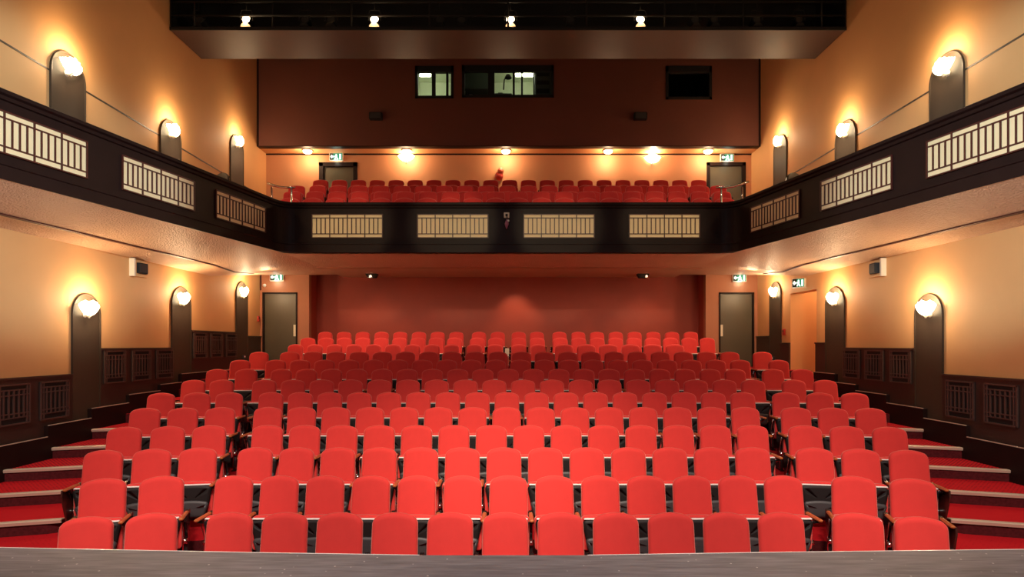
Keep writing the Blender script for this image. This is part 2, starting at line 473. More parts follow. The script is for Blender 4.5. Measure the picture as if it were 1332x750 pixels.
# ------------------------------------------------------------------ soffit under the balcony
def zwall(d):
    if d <= 14.63: return E+1.637
    return E+1.637 + (1.99-1.637)*(min(d, 17.55)-14.63)/(17.55-14.63)
ds = [3.0, 5, 7, 9, 11, 12.5, 13.38, 14.0, 14.63, 15.2, 16, 16.8, 17.6]
for sgn, nm in ((-1, 'left'), (1, 'right')):
    b = MB(); vs = []; fs = []
    nt_ = 6
    for d in ds:
        xi = max(L(d), XC) - .02
        for t in range(nt_+1):
            q = t/nt_
            vs.append((sgn*(xi+(W-xi)*q), d, SOF + (zwall(d)-SOF)*q))
    for i in range(len(ds)-1):
        for t in range(nt_):
            a = i*(nt_+1)+t; f = (a, a+1, a+nt_+2, a+nt_+1)
            fs.append(f)
    b.add(vs, fs, M['soffit'], smooth=True)
    struct(b, f'ceiling_gallery_{nm}')
    # groove
    g = MB(); gv = []
    gds = [3.0, 5, 7, 9, 11, 12.5, 13.38, 14.63, 15.9]
    for d in gds:
        xi = max(L(d), XC)-.02
        q = .695 if d < 13.4 else .695 + .075*(d-13.4)/2.5
        for off, dz in ((-.02, -.004), (.02, -.004), (.02, -.018), (-.02, -.018)):
            xx = xi+(W-xi)*q+off; q2 = (xx-xi)/(W-xi)
            gv.append((sgn*xx, d, SOF+(zwall(d)-SOF)*q2+dz))
    gf = []
    for i in range(len(gds)-1):
        for k in range(4): gf.append((i*4+k, i*4+(k+1) % 4, (i+1)*4+(k+1) % 4, (i+1)*4+k))
    gf += [(0,1,2,3), tuple(len(gv)-4+k for k in range(4))]
    g.add(gv, gf, M['barred']); struct(g, f'trim_{ti}'); ti += 1
sbox('ceiling_balcony', (-XC, 13.40, SOF), (XC, DR+.1, SOF+.08), M['soffit'])
b = MB(); b.box((-6.3, 15.96, SOF-.012), (6.3, 16.02, SOF), M['terra']); struct(b, f'trim_{ti}'); ti += 1

# ------------------------------------------------------------------ balcony front
def fascia_path(n=9):
    p0 = Vector((-L(3.0), 3.0)); c = Vector((-XC, DBF)); d1 = (c-p0).normalized(); d2 = Vector((1, 0))
    r = .42; ang = math.acos(max(-1, min(1, d1.dot(d2)))); t = r*math.tan(ang/2)
    a = c - d1*t; nrm = Vector((d1.y, -d1.x)); ctr = a + nrm*r
    pts = [p0 + (a-p0)*i/6 for i in range(7)]
    st = math.atan2(a.y-ctr.y, a.x-ctr.x); en = math.atan2(r, 0)
    for i in range(1, n): q = st + (en-st)*i/n; pts.append(ctr + Vector((math.cos(q), math.sin(q)))*r)
    pts.append(c + d2*t)
    return pts + [Vector((-p.x, p.y)) for p in reversed(pts)]
fp = fascia_path()
def sweep(b, path, prof, m, closed=True):
    n = len(prof); vs = []; fs = []
    for i, p in enumerate(path):
        t1 = (p-path[i-1]).normalized() if i else (path[1]-p).normalized()
        t2 = (path[i+1]-p).normalized() if i < len(path)-1 else t1
        nn = Vector((t1.y, -t1.x)) + Vector((t2.y, -t2.x)); nn = nn.normalized()
        k = 1/max(.5, nn.dot(Vector((t1.y, -t1.x))))
        for o, z in prof: q = p + nn*o*k; vs.append((q.x, q.y, z))
    for i in range(len(path)-1):
        for j in range(n):
            fs.append((i*n+j, i*n+(j+1) % n, (i+1)*n+(j+1) % n, (i+1)*n+j))
    fs += [tuple(range(n)), tuple((len(path)-1)*n+j for j in range(n))]
    b.add(vs, fs, m)
bf = thing('balcony_parapet', 'dark brown balcony front wrapping three sides of the hall with pale fret panels', 'balcony front', (0, DBF, SOF))
def childloc(o): o.location = (-bf.location[0], -bf.location[1], -bf.location[2])
b = MB()
sweep(b, fp, [(.035, SOF), (.035, SOF+.165), (.05, SOF+.175), (.05, SOF+.195), (0, SOF+.205), (0, RAIL-.12), (-.15, RAIL-.12), (-.15, SOF)], M['brown'])
o = b.build('fascia', bf); childloc(o)
b = MB()
sweep(b, fp, [(0, RAIL-.12), (.03, RAIL-.11), (.04, RAIL-.07), (.075, RAIL-.05), (.08, RAIL-.01), (.07, RAIL), (-.17, RAIL), (-.18, RAIL-.04), (-.15, RAIL-.12)], M['brown'])
o = b.build('rail_cap', bf); childloc(o)
pz0, pz1 = E+2.325, E+2.825
def fret(x, y, rz, w=1.525):
    h = pz1-pz0
    b = MB(); b.box((-w/2, -.012, 0), (w/2, -.002, h), M['panelcream'])
    p = b.build('fret_panel', bf); p.location = (x, y-DBF, pz0-SOF); p.rotation_euler = (0, 0, rz)
    b = MB(); R = M['barred']; t = .010
    for (a, c, z0, z1) in ((-w/2-.012, -w/2+.008, -.012, h+.012), (w/2-.008, w/2+.012, -.012, h+.012), (-w/2, w/2, -.012, .006), (-w/2, w/2, h-.006, h+.012)):
        b.box((a, -.030, z0), (c, -.006, z1), R)
    for z in (h*.16, h*.85): b.box((-w/2, -.026, z-.009), (w/2, -.010, z+.009), R)
    for i in range(1, 16):
        x_ = -w/2 + w*i/16
        z0, z1 = (0, h) if i % 4 == 0 else (h*.16, h*.85)
        b.box((x_-t, -.028, z0), (x_+t, -.011, z1), R)
    b.build('fret_bars', p)
for a, c in ((407, 497), (543, 635), (681, 773), (818, 910)):
    fret((X(a, DBF)+X(c, DBF))/2, DBF, 0)
ang = math.atan(SL)
for sgn in (-1, 1):
    for dm in (9.62-1.78, 9.94, 12.0, 5.75):
        rz = PI/2 - ang if sgn < 0 else -PI/2 + ang
        fret(sgn*L(dm), dm, rz)

# balcony floors
b = MB()
b.prism([(-L(3.0)+.0, 3.0), (-W, 3.0), (-W, 13.5), (-XC, 13.5)], E+2.10, E+2.25, M['carpet'], 'xy')
b.prism([(L(3.0)-.0, 3.0), (W, 3.0), (W, 13.5), (XC, 13.5)], E+2.10, E+2.25, M['carpet'], 'xy')
b.box((-W, 13.5, E+2.2), (W, 14.55, E+2.59), M['carpet'])
for sg in (-1, 1): b.box((min(sg*5.3, sg*W), 12.9, E+2.24), (max(sg*5.3, sg*W), 13.5, E+2.43), M['carpet'])
b.box((-W, 14.55, E+2.2), (W, 15.85, E+3.01), M['carpet'])
b.box((-W, 15.85, E+2.2), (W, DU+.2, E+3.50), M['carpet'])
struct(b, 'floor_balcony')

# ------------------------------------------------------------------ upper back wall
zs_up = E+5.585
ul = (X(415, DU), X(465, DU)); ur = (X(919, DU), X(970, DU)); zud = Z(211, DU)
b = MB()
def putu(b, ua, ub, za, zb): b.box((ua, DU, za), (ub, DU+.2, zb), M['orange'])
holes_wall(b, -W-.1, W+.1, E+3.3, zs_up+.1, [(ul[0], ul[1], E+3.3, zud), (ur[0], ur[1], E+3.3, zud)], putu, None)
struct(b, 'wall_balcony_back')
door(3, ul[0], ul[1], E+3.50, zud, DU, False, .12); door(4, ur[0], ur[1], E+3.50, zud, DU, True, .10)
sbox('ceiling_balcony_back', (-W, DF+.2, zs_up), (W, DU+.2, zs_up+.12), M['cream'])
wins = [(X(540, DF), X(590, DF), Z(128, DF), Z(86, DF)), (X(601, DF), X(720.5, DF), Z(127, DF), Z(85, DF)), (X(866, DF), X(926, DF), Z(129.5, DF), Z(86, DF))]
b = MB()
def putf(b, ua, ub, za, zb): b.box((ua, DF, za), (ub, DF+.2, zb), M['upper'])
holes_wall(b, -W-.1, W+.1, zs_up+.02, TOP, wins, putf, None)
struct(b, 'wall_back_upper')
b = MB(); b.box((-W-.1, DF-.004, zs_up), (W+.1, DF+.2, zs_up+.02), M['brown'])
b.box((-W, DU-.015, zs_up-.04), (W, DU, zs_up), M['brown']); struct(b, f'trim_{ti}'); ti += 1
b = MB()
for sgn in (-1, 1): b.box((min(sgn*(W-.05), sgn*(W-.001)), DF-.02, zs_up), (max(sgn*(W-.05), sgn*(W-.001)), DF, TOP), M['brown'])
struct(b, f'trim_{ti}'); ti += 1

def window(n, w, mull, trans, fr=.075):
    x0, x1, z0, z1 = w
    o = bpy.data.objects.new(f'window_{n}', None); C.objects.link(o); o.location = ((x0+x1)/2, DF, z0); o['kind'] = 'structure'
    hw = (x1-x0)/2; h = z1-z0; K = M['black']
    b = MB()
    b.box((-hw, -.02, 0), (-hw+fr, .12, h), K); b.box((hw-fr, -.02, 0), (hw, .12, h), K)
    b.box((-hw, -.02, 0), (hw, .12, fr), K); b.box((-hw, -.02, h-fr*2.2), (hw, .12, h), K)
    for m_, t in mull:
        xx = X(m_, DF)-(x0+x1)/2
        b.box((xx-t, 0, 0), (xx+t, .1, h), K)
    b.build('window_frame', o)
    g = bpy.data.materials.get('window glass')
    if g is None:
        g = bpy.data.materials.new('window glass'); g.use_nodes = True; nt = g.node_tree
        for q in list(nt.nodes): nt.nodes.remove(q)
        out = nt.nodes.new('ShaderNodeOutputMaterial'); mx = nt.nodes.new('ShaderNodeMixShader'); mx.inputs[0].default_value = .06
        tr = nt.nodes.new('ShaderNodeBsdfTransparent'); gl_ = nt.nodes.new('ShaderNodeBsdfGlossy'); gl_.inputs['Roughness'].default_value = .05
        nt.links.new(tr.outputs[0], mx.inputs[1]); nt.links.new(gl_.outputs[0], mx.inputs[2]); nt.links.new(mx.outputs[0], out.inputs[0])
    b = MB(); b.box((-hw+fr, .05, fr), (hw-fr, .056, h-fr*2.2), g); b.build('glass_pane', o)
window(1, wins[0], [(564, .05), (581.7, .03)], None)
window(2, wins[1], [(639, .09), (668.3, .03), (679, .025), (694.6, .02)], None)
window(3, wins[2], [], None)
# booths behind the windows
def booth(name, x0, x1, z0, z1, dark=False):
    b = MB(); m = M['boothwall'] if not dark else M['black']
    y0, y1 = DF+.2, DF+2.6
    b.box((x0-.1, y0, z0), (x0, y1, z1), m); b.box((x1, y0, z0), (x1+.1, y1, z1), m)
    b.box((x0, y1, z0), (x1, y1+.1, z1), m); b.box((x0, y0, z0-.1), (x1, y1, z0), m); b.box((x0, y0, z1), (x1, y1, z1+.1), m)
    struct(b, name)
zb0, zb1 = E+6.3, E+8.5
booth('booth_room_small', -2.9, -1.5, zb0, zb1)
booth('booth_room_main', -1.4, 1.5, zb0, zb1)
booth('booth_room_dark', 4.3, 6.0, zb0, zb1, True)
def tube_light(x, y, z, label, w=.3):
    o = thing('fluorescent_light', label, 'light', (x, y, z))
    b = MB(); b.bbox((-w-.03, -.06, .03), (w+.03, .06, .09), .01, M['white']); b.build('housing', o)
    b = MB(); b.tube([(-w, 0, 0), (w, 0, 0)], .05, M['tube']); b.build('tube', o)
tube_light(X(553, 18.6), 18.6, E+8.15, 'lit fluorescent lamp in the small control booth window', .16)
tube_light(X(682, 18.6), 18.6, E+8.15, 'lit fluorescent lamp in the large control booth window', .26)
b = MB(); b.bbox((X(606, 18.3), 18.1, E+6.3), (X(636, 18.3), 18.6, E+7.55), .02, M['boothdark']); tag(b.build('booth_cabinet'), 'dark low cabinet in the first bay of the large control booth', 'cabinet')
b = MB(); b.bbox((X(695.5, 18.1), 17.9, E+6.3), (X(717, 18.1), 18.35, E+8.25), .02, M['boothdark'])  # dark box added so that the right pane looks dark
for i in range(6): b.box((X(698, 18.1), 17.89, E+6.6+i*.24), (X(714, 18.1), 17.90, E+6.72+i*.24), M['black'])
tag(b.build('darkening_box'), 'tall dark box added to darken the right pane of the large control booth', 'dark box')
b = MB(); b.bbox((X(604, 18.9), 18.75, E+7.75), (X(638, 18.9), 18.8, E+8.4), .01, M['boothdark']); tag(b.build('notice_board'), 'dim board on the rear wall of the large control booth', 'board')
b = MB(); b.bbox((X(643, 18.3), 18.1, E+6.3), (X(666, 18.3), 18.6, E+7.40), .02, M['boothdark']); b.bbox((X(648, 18.3), 18.2, E+7.40), (X(654, 18.3), 18.4, E+7.46), .01, M['boothdark'])
tag(b.build('control_desk'), 'dark control desk in the middle of the large control booth', 'desk')
b = MB(); b.bbox((X(610, 17.9), 17.9, E+7.18), (X(614.5, 17.9), 17.93, E+7.28), .003, M['white'])
b.box((X(610.5, 17.9), 17.91, E+6.3), (X(611.5, 17.9), 17.92, E+7.18), M['black'])
tag(b.build('notice_card'), 'small white card on a stand behind the large booth window', 'card')
b = MB()
b.tube([(X(655, 18), 18.0, E+7.46), (X(656, 18), 18.0, E+7.75), (X(660, 18), 18.0, E+7.85)], .018, M['black'], 8)
b.lathe([(.0, .10), (.06, .09), (.11, 0), (.10, -.01)], M['boothdark'], 14, T=Matrix.Translation((X(661, 18), 18.0, E+7.80)))
tag(b.build('desk_lamp'), 'dark desk lamp in the large control booth', 'lamp')

# ------------------------------------------------------------------ ceiling, lighting bridge
sbox('ceiling', (-W-.3, -1, TOP), (W+.3, DU+.6, TOP+.2), M['black'])
BD0, BD1, BZ = 12.9, 14.2, E+6.59
br = thing('lighting_bridge', 'dark lighting bridge spanning the hall below the ceiling', 'lighting bridge', (0, BD0, BZ))
def bloc(o): o.location = (0, -BD0, -BZ)
b = MB(); b.bbox((-W+.01, BD0, BZ), (W-.01, BD1, BZ+.06), .01, M['deck']); bloc(b.build('deck', br))
b = MB(); b.box((-W+.01, BD0-.02, BZ-.005), (W-.01, BD0, BZ+.065), M['black']); bloc(b.build('kick_plate', br))
b = MB(); b.box((-W+.01, BD1-.06, BZ+.06), (W-.01, BD1, TOP-.01), M['black']); bloc(b.build('back_screen', br))
for sg in (-1, 1):
    b = MB(); b.box((min(sg*(W-.03), sg*(W-.01)), BD0, BZ+.06), (max(sg*(W-.03), sg*(W-.01)), BD1-.06, TOP-.01), M['black']); bloc(b.build('end_screen', br))
for z in (.33, .62):
    b = MB(); b.tube([(-W+.02, BD0+.05, BZ+z), (W-.02, BD0+.05, BZ+z)], .024, M['black'], 8); bloc(b.build('rail', br))
for i in range(9):
    x = -6.6+i*1.65
    b = MB(); b.tube([(x, BD0+.05, BZ+.06), (x, BD0+.05, BZ+1.0)], .02, M['black'], 8); bloc(b.build('post', br))
b = MB(); pts = []
for i in range(90):
    q = i/89; pts.append((-6.75+.95*q, BD0+.9+.03*math.sin(i*1.3), BZ+.40+.11*math.sin(i*1.9)+.04*math.sin(i*.7)))
b.tube(pts, .008, mat('grey cable', (.10, .08, .07), .5), 6)
tag(b.build('cable_bundle'), 'tangled cable hanging at the left end of the lighting bridge', 'cable')

def lantern(x, lit, label):
    o = thing('stage_lantern', label, 'spotlight', (x, BD0+.22, BZ+.34), 0, 'stage lanterns on the bridge')
    T = Matrix.Rotation(PI/2, 4, 'X')
    b = MB(); b.lathe([(0, -.30), (.07, -.30), (.085, -.22), (.085, -.05), (.10, 0), (.10, .04), (.088, .04), (.085, .01)], M['black'], 20, T=T @ Matrix.Translation((0, 0, .0))); b.build('lamp_body', o)
    b = MB(); b.lathe([(0, .012), (.05, .012), (.083, .006)], M['lens'] if lit else M['darkgrey'], 20, T=T); b.build('lens', o)
    b = MB(); b.tube([(-.13, -.0, -.02), (-.13, 0, .12), (-.10, 0, .2), (.10, 0, .2), (.13, 0, .12), (.13, 0, -.02)], .01, M['black'], 6)
    b.tube([(0, 0, .2), (0, 0, .34)], .012, M['black'], 6); b.build('yoke', o)
    b = MB()
    outl = [(.11*math.cos(a), .10*math.sin(a)) for a in [PI*i/10 for i in range(11)]]
    b.add([(p[0], -.04-p[1]*.4, -.11-.085+p[1]*.95) for p in outl], [tuple(range(11))], M['reflection'] if lit else M['black']); b.build('added_flap', o)  # flap added below the lens to stand in for its reflection
    return o
for i, px in enumerate((320, 487, 664, 833)):
    x = X(px, BD0+.2)
    lantern(x, True, f'lit stage lantern on the lighting bridge, {ORD[i+1]} glowing one from the left')
k = 0
for px in (258, 396, 430, 572, 600, 742, 905, 930, 985, 1040):
    k += 1
    lantern(X(px, BD0+.2), False, f'unlit black stage lantern on the lighting bridge, {ORD[k]} unlit one from the left')

# ------------------------------------------------------------------ wall sconces
def sconce_proto():
    o = thing('wall_sconce', '', 'wall light')
    b = MB()
    T = Matrix.Rotation(PI/2, 4, 'X')
    b.lathe([(0, .03), (.03, .028), (.045, .01), (.05, 0)], M['brass'], 16, T=T @ Matrix.Translation((0, -.05, 0)))
    b.build('backplate', o)
    b = MB()
    b.tube([(0, -.02, -.06), (0, -.07, -.09), (0, -.10, -.07)], .012, M['brass'], 8)
    b.lathe([(0, -.13), (.012, -.125), (.018, -.11), (.010, -.095), (.02, -.085), (.03, -.06)], M['brass'], 12, T=Matrix.Translation((0, -.075, .02)))
    b.build('bracket', o)
    b = MB()
    # fan shaped fluted glass bowl, open at the top
    n = 28; prof = [(.03, -.06), (.075, -.045), (.12, -.01), (.155, .035), (.18, .085)]
    vs = []; fs = []
    for j, (r, z) in enumerate(prof):
        for i in range(n):
            a = 2*PI*i/n; s = 1 + (.05 if i % 2 else -.03)*(j/4)
            vs.append((r*s*math.cos(a)*1.32, -.075 + r*s*math.sin(a)*.36, z + ((.012 if i % 2 else 0) + .10*(1-abs(math.cos(a))**1.4))*(j/4)**2))
    for j in range(len(prof)-1):
        for i in range(n): fs.append((j*n+i, j*n+(i+1) % n, (j+1)*n+(i+1) % n, (j+1)*n+i))
    fs.append(tuple(range(n-1, -1, -1)))
    b.add(vs, fs, M['shade'], smooth=True); b.build('glass_shade', o)
    return o
def point(name, loc, w, col, r=.05, typ='POINT'):
    l = bpy.data.lights.new(name, typ); l.energy = w; l.color = col
    if typ == 'POINT': l.shadow_soft_size = r
    o = bpy.data.objects.new(name, l); C.objects.link(o); o.location = loc
    return o
WARM = (1, .71, .41)
sc = None
spots = []
for sgn in (-1, 1):
    for i, (d0, d1, zt) in enumerate(lowP):
        z = [E+.55, E+.935, E+1.33][i]
        spots.append((sgn*(W-.026), (d0+d1)/2-.05, z, PI/2*(-sgn), f'lit glass wall light on the lower {placeW[sgn]} pilaster {pn[i]}', 44 if i < 2 else 32))
    for i, (d0, d1, zt) in enumerate(upP):
        z = [E+4.40, E+4.42, E+5.22][i]
        spots.append((sgn*(W-.026), (d0+d1)/2-.05, z, PI/2*(-sgn), f'lit glass wall light on the upper {placeW[sgn]} arched panel {pn[i]}', 38 if i < 2 else 32))
for px, py, s in ((529, 208, 'left'), (848, 210, 'right')):
    spots.append((X(px, DU), DU, Z(py, DU), 0, f'lit glass wall light on the balcony back wall, {s} of two', 40))
for x, y, z, rz, lab, pw in spots:
    if sc is None:
        sc = sconce_proto(); sc.location = (x, y, z); sc.rotation_euler = (0, 0, rz); sc['label'] = lab; sc['group'] = 'fan shaped glass wall lights'
    else: dup(sc, (x, y, z), rz, lab)
    off = Matrix.Rotation(rz, 4, 'Z') @ Vector((0, -.22, .17))
    point('sconce_lamp', (x+off.x, y+off.y, z+off.z), pw, WARM, .06)

# domes on the small soffit at the back of the balcony
dm = None
for i, px in enumerate((400, 529, 658, 791, 921)):
    d = 17.66; loc = (X(px, d), d, zs_up)
    lab = f'round lit dome light on the ceiling edge above the balcony, {ORD[i+1]} from the left'
    if dm is None:
        dm = thing('ceiling_light', lab, 'ceiling light', loc, 0, 'dome lights above the balcony')
        b = MB(); b.lathe([(.15, 0), (.155, -.02), (.13, -.03)], M['brass'], 24); b.build('rim', dm)
        b = MB(); b.lathe([(.13, -.03), (.115, -.07), (.07, -.10), (0, -.11)], M['dome'], 24); b.build('glass_dome', dm)
    else: dup(dm, loc, 0, lab)
    point('dome_lamp', (loc[0], loc[1]-.05, loc[2]-.20), 30, WARM, .09)

# ------------------------------------------------------------------ exit signs
def exit_sign(x, y, z, rz, label, w=.36, h=.19):
    o = thing('exit_sign', label, 'exit sign', (x, y, z), rz, 'green exit signs')
    b = MB(); b.bbox((-w/2-.02, -.07, -h/2-.015), (w/2+.02, 0, h/2+.015), .008, M['signcase']); b.build('casing', o)
    b = MB(); b.box((-w/2, -.074, -h/2), (w/2, -.070, h/2), M['signgreen'])
    b.box((-w/2, -.0755, -h/2), (-w/2+.10, -.074, h/2), M['signblack']); b.build('sign_face', o)
    def fl(b, pts): b.prism([(p[0]*w, p[1]*h) for p in pts], -.079, -.0745, M['signwhite'], 'xz')
    b = MB(); fl(b, [(-.46, 0), (-.33, .30), (-.33, .12), (-.20, .12), (-.20, -.12), (-.33, -.12), (-.33, -.30)]); b.build('arrow', o)
    b = MB()
    T = Matrix.Translation((.02*w, -.0745, .30*h)) @ Matrix.Rotation(PI/2, 4, 'X')
    b.lathe([(0, .004), (.014, .004), (.016, 0)], M['signwhite'], 12, T=T)
    fl(b, [(-.06, .16), (.08, .20), (.12, .0), (.06, -.02), (.14, -.22), (.20, -.42), (.12, -.44), (.02, -.16), (-.06, -.42), (-.15, -.42), (-.04, -.08), (-.06, .02), (-.13, -.04), (-.16, .02)])
    b.build('running_figure', o)
    b = MB(); fl(b, [(.28, -.40), (.40, -.40), (.40, .38), (.28, .38)]); b.build('doorway_symbol', o)
    return o
def sign_glow(x, y, z, w=2.0):
    point('sign_lamp', (x, y, z), w, (.75, 1, .85), .05)
def at_sign(px, py, d): return X(px, d), d, Z(py, d)
for px, py, d, lab in ((438, 204.5, DU, 'green exit sign over the left balcony door'), (945, 205.5, DU, 'green exit sign over the right balcony door'),
                       (361, 360.5, DB, 'green exit sign over the left rear door'), (961, 361.5, DB, 'green exit sign over the right rear door')):
    x, y, z = at_sign(px, py, d)
    exit_sign(x, y, z, 0, lab); sign_glow(x, y-.12, z-.15)
es = exit_sign(W-.15, 14.95, E+1.46, -PI/2, 'green exit sign above the passage opening in the right wall', .27, .19)
b = MB(); b.box((-.14, -.0, -.10), (.14, .10, -.09), M['plate']); b.build('wall_bracket', es)
es.location = (W-.14, 14.70, E+1.47); es.rotation_euler = (0, 0, -PI/2+.75)
sign_glow(W-.3, 14.8, E+1.25, 1.0)

# ------------------------------------------------------------------ small fittings
def wall_speaker(sgn):
    d = 11.8
    o = thing('wall_speaker', f'black loudspeaker in a cream box high on the {placeW[sgn]} wall', 'loudspeaker', (sgn*W, d, E+1.30), PI/2*(-sgn), 'loudspeakers on the side walls')
    near = -1 if sgn < 0 else 1      # local x pointing to the stage end
    b = MB(); b.bbox((-.22, -.05, 0), (.22, -.001, .315), .006, M['cream'])
    b.box((near*.25-.02, -.10, -.01), (near*.25+.02, -.001, .325), M['plate']); b.build('housing', o)
    b = MB(); b.prism([(-.12, -.05), (.14, -.05), (.11, -.13), (-.11, -.10)], .06, .26, M['black'], 'xy'); b.build('speaker_body', o)
    b = MB(); b.prism([(-.105, -.101), (.105, -.130), (.104, -.138), (-.106, -.109)], .08, .24, M['darkgrey'], 'xy'); b.build('speaker_grille', o)
for s in (-1, 1): wall_speaker(s)
for px, s in ((490, 'left'), (832, 'right')):
    o = thing('loudspeaker', f'small black loudspeaker on the dark upper back wall, {s} one', 'loudspeaker', (X(px, DF), DF, Z(153, DF)), 0, 'loudspeakers on the upper back wall')
    b = MB(); b.bbox((-.18, -.18, -.10), (.18, -.03, .10), .015, M['black']); b.build('speaker_body', o)
    b = MB(); b.box((-.15, -.186, -.075), (.15, -.18, .075), M['darkgrey']); b.build('speaker_grille', o)
    b = MB(); b.box((-.03, -.04, -.05), (.03, 0, .05), M['black']); b.build('bracket', o)
for px, s in ((484, 'left'), (836, 'right')):
    d = DB-.1
    o = thing('ceiling_speaker', f'black box hanging under the balcony ceiling before the recess, {s} one', 'loudspeaker', (X(px, d), d, SOF), 0, 'black boxes under the balcony')
    b = MB(); b.prism([(-.17, 0), (.17, 0), (.11, -.11), (-.11, -.11)], -.12, .10, M['black'], 'xz'); b.build('speaker_body', o)
    b = MB(); b.box((-.09, -.126, -.09), (.09, -.12, -.02), M['darkgrey']); b.build('speaker_grille', o)
# alarm sounder
o = thing('alarm_sounder', 'red round alarm sounder on the balcony back wall near its middle', 'alarm', (X(650, DU), DU, Z(226, DU)))
T = Matrix.Rotation(PI/2, 4, 'X')
b = MB(); b.lathe([(0, .14), (.07, .13), (.11, .08), (.12, 0)], M['redplastic'], 20, T=Matrix.Translation((-.02, 0, -.07)) @ T); b.build('sounder_base', o)
b = MB(); b.lathe([(0, .19), (.05, .18), (.085, .13), (.09, 0)], mat('pink lens', (.6, .16, .10), .3), 20, T=Matrix.Translation((.03, 0, .07)) @ T); b.build('beacon_lens', o)
# camera and connector on the fascia
o = thing('fascia_socket', 'square socket with a dangling connector in the middle of the balcony front', 'socket', (X(659, DBF), DBF-.01, Z(280, DBF)), 0)
b = MB(); b.bbox((-.06, -.03, -.06), (.06, 0, .06), .01, M['plate']); b.build('plate', o)
b = MB(); b.box((-.025, -.034, -.025), (.025, -.03, .025), M['black']); b.build('socket_hole', o)
b = MB(); b.tube([(.01, -.05, -.10), (0, -.05, -.20), (.0, -.05, -.30)], [.02, .045, .012], M['purple'], 10)
b.tube([(0, -.034, -.02), (.01, -.06, -.06), (.01, -.05, -.11)], .012, M['black'], 8); b.build('connector', o)
b = MB(); b.lathe([(0, .03), (.02, .02), (.028, 0), (.02, -.02), (0, -.03)], M['white'], 12, T=Matrix.Translation((.035, -.06, -.13))); b.build('white_cap', o)
# call points
for sgn, px, py in ((-1, 337, 414), (1, 1021, 431)):
    d = abs((sgn*W-CX))*F/abs(px-VX)
    o = thing('call_point', f'small red call point on the {placeW[sgn]} wall beside the rear door' if sgn < 0 else 'small red call point on the right wall beside the passage opening', 'call point', (sgn*W, min(d, 17.4), Z(py, min(d, 17.4))), PI/2*(-sgn))
    b = MB(); b.bbox((-.05, -.05, -.09), (.05, 0, .07), .008, M['redplastic']); b.build('case', o)
    b = MB(); b.box((-.03, -.054, -.01), (.03, -.05, .04), M['darkgrey']); b.build('front_panel', o)
# small detector beside the left rear door head
x, y, z = X(344, DB), DB, Z(371, DB)
o = thing('door_detector', 'small white detector with conduit at the top of the left rear door', 'detector', (x, y, z))
b = MB(); b.lathe([(0, .07), (.03, .06), (.05, 0)], M['white'], 14, T=T); b.build('detector_head', o)
b = MB(); b.box((-.12, -.03, -.14), (-.08, 0, .30), M['barred']); b.build('conduit', o)
# small aisle lights by the rear pilasters
for sgn, px, py in ((-1, 315, 464), (1, 1009, 466)):
    d = 16.3
    o = thing('aisle_light', f'small white aisle light at the foot of the rear {placeW[sgn]} pilaster', 'light', (sgn*(W-.06), d, Z(py, d)), PI/2*(-sgn))
    b = MB(); b.bbox((-.06, -.05, -.05), (.06, 0, .05), .01, M['darkgrey']); b.build('case', o)
    b = MB(); b.box((-.04, -.056, -.01), (.03, -.05, .03), M['white']); b.build('lens', o)
# beige box standing in the rear aisle
d = 15.3
o = thing('floor_box', 'small beige box on a stand in the centre gap of the rear rows', 'box', (X(659.5, d), d, 1.6))
b = MB(); b.bbox((-.05, -.04, .66), (.05, .04, .86), .008, M['plate']); b.build('box_body', o)
b = MB(); b.tube([(0, 0, 0), (0, 0, .67)], .02, M['black'], 8); b.lathe([(0, .02), (.12, .015), (.13, 0)], M['black'], 16); b.build('stand', o)

# balcony handrails
for sgn, pts, posts in ((-1, [(-5.33, 3.575), (-5.22, 3.53), (-5.08, 3.49), (-4.9, 3.475), (-4.72, 3.475)], (-5.24, -4.80)),
                        (1, [(5.33, 3.61), (5.15, 3.55), (4.98, 3.50), (4.8, 3.475), (4.60, 3.475)], (5.18, 4.72))):
    d = 13.62
    o = thing('handrail', f'curved chrome handrail behind the balcony front at its {placeW[sgn]} corner', 'handrail', (sgn*5, d, E+2.59), 0, 'chrome balcony handrails')
    b = MB(); b.tube([(x-sgn*5, 0, z-2.59) for x, z in pts], .024, M['chrome'], 10); b.build('rail', o)
    for p in posts:
        b = MB(); b.tube([(p-sgn*5, 0, 0), (p-sgn*5, 0, .90)], .022, M['chrome'], 10); b.build('post', o)
# gallery chairs whose backs rise over the side rails
for sgn in (-1, 1):
    x, y = sgn*6.36, 13.22
    o = thing('gallery_chair', f'brown chair with a rounded back in the {placeW[sgn]} side gallery', 'chair', (x, y, E+2.43), sgn*.5)
    brown = M['pil']
    out = [(-.23, .45), (.23, .45)] + [(.23*math.cos(a), 1.16+.16*math.sin(a)) for a in [PI*i/12 for i in range(13)]]
    b = MB(); b.pillow(out, [(.02, .21), (0, .22), (0, .25), (.02, .26)], brown); b.build('backrest', o)
    b = MB(); b.bbox((-.23, -.22, .42), (.23, .22, .48), .02, brown); b.build('seat', o)
    for lx in (-.2, .2):
        for ly in (-.19, .2):
            b = MB(); b.tube([(lx, ly, 0), (lx, ly, .43)], .016, M['chrome'], 8); b.build('leg', o)
    o2 = thing('grab_rail', f'short white hooped rail beside the {placeW[sgn]} gallery chair', 'handrail', (sgn*6.42, 13.9, E+2.59), 0)
    q = [(-.16, 0, 0), (-.16, 0, 1.05), (-.12, 0, 1.16), (-.03, 0, 1.20), (.05, 0, 1.18), (.1, 0, 1.08), (.1, 0, 0)]
    b = MB(); b.tube(q, .028, M['white'], 10); b.build('hoop', o2)

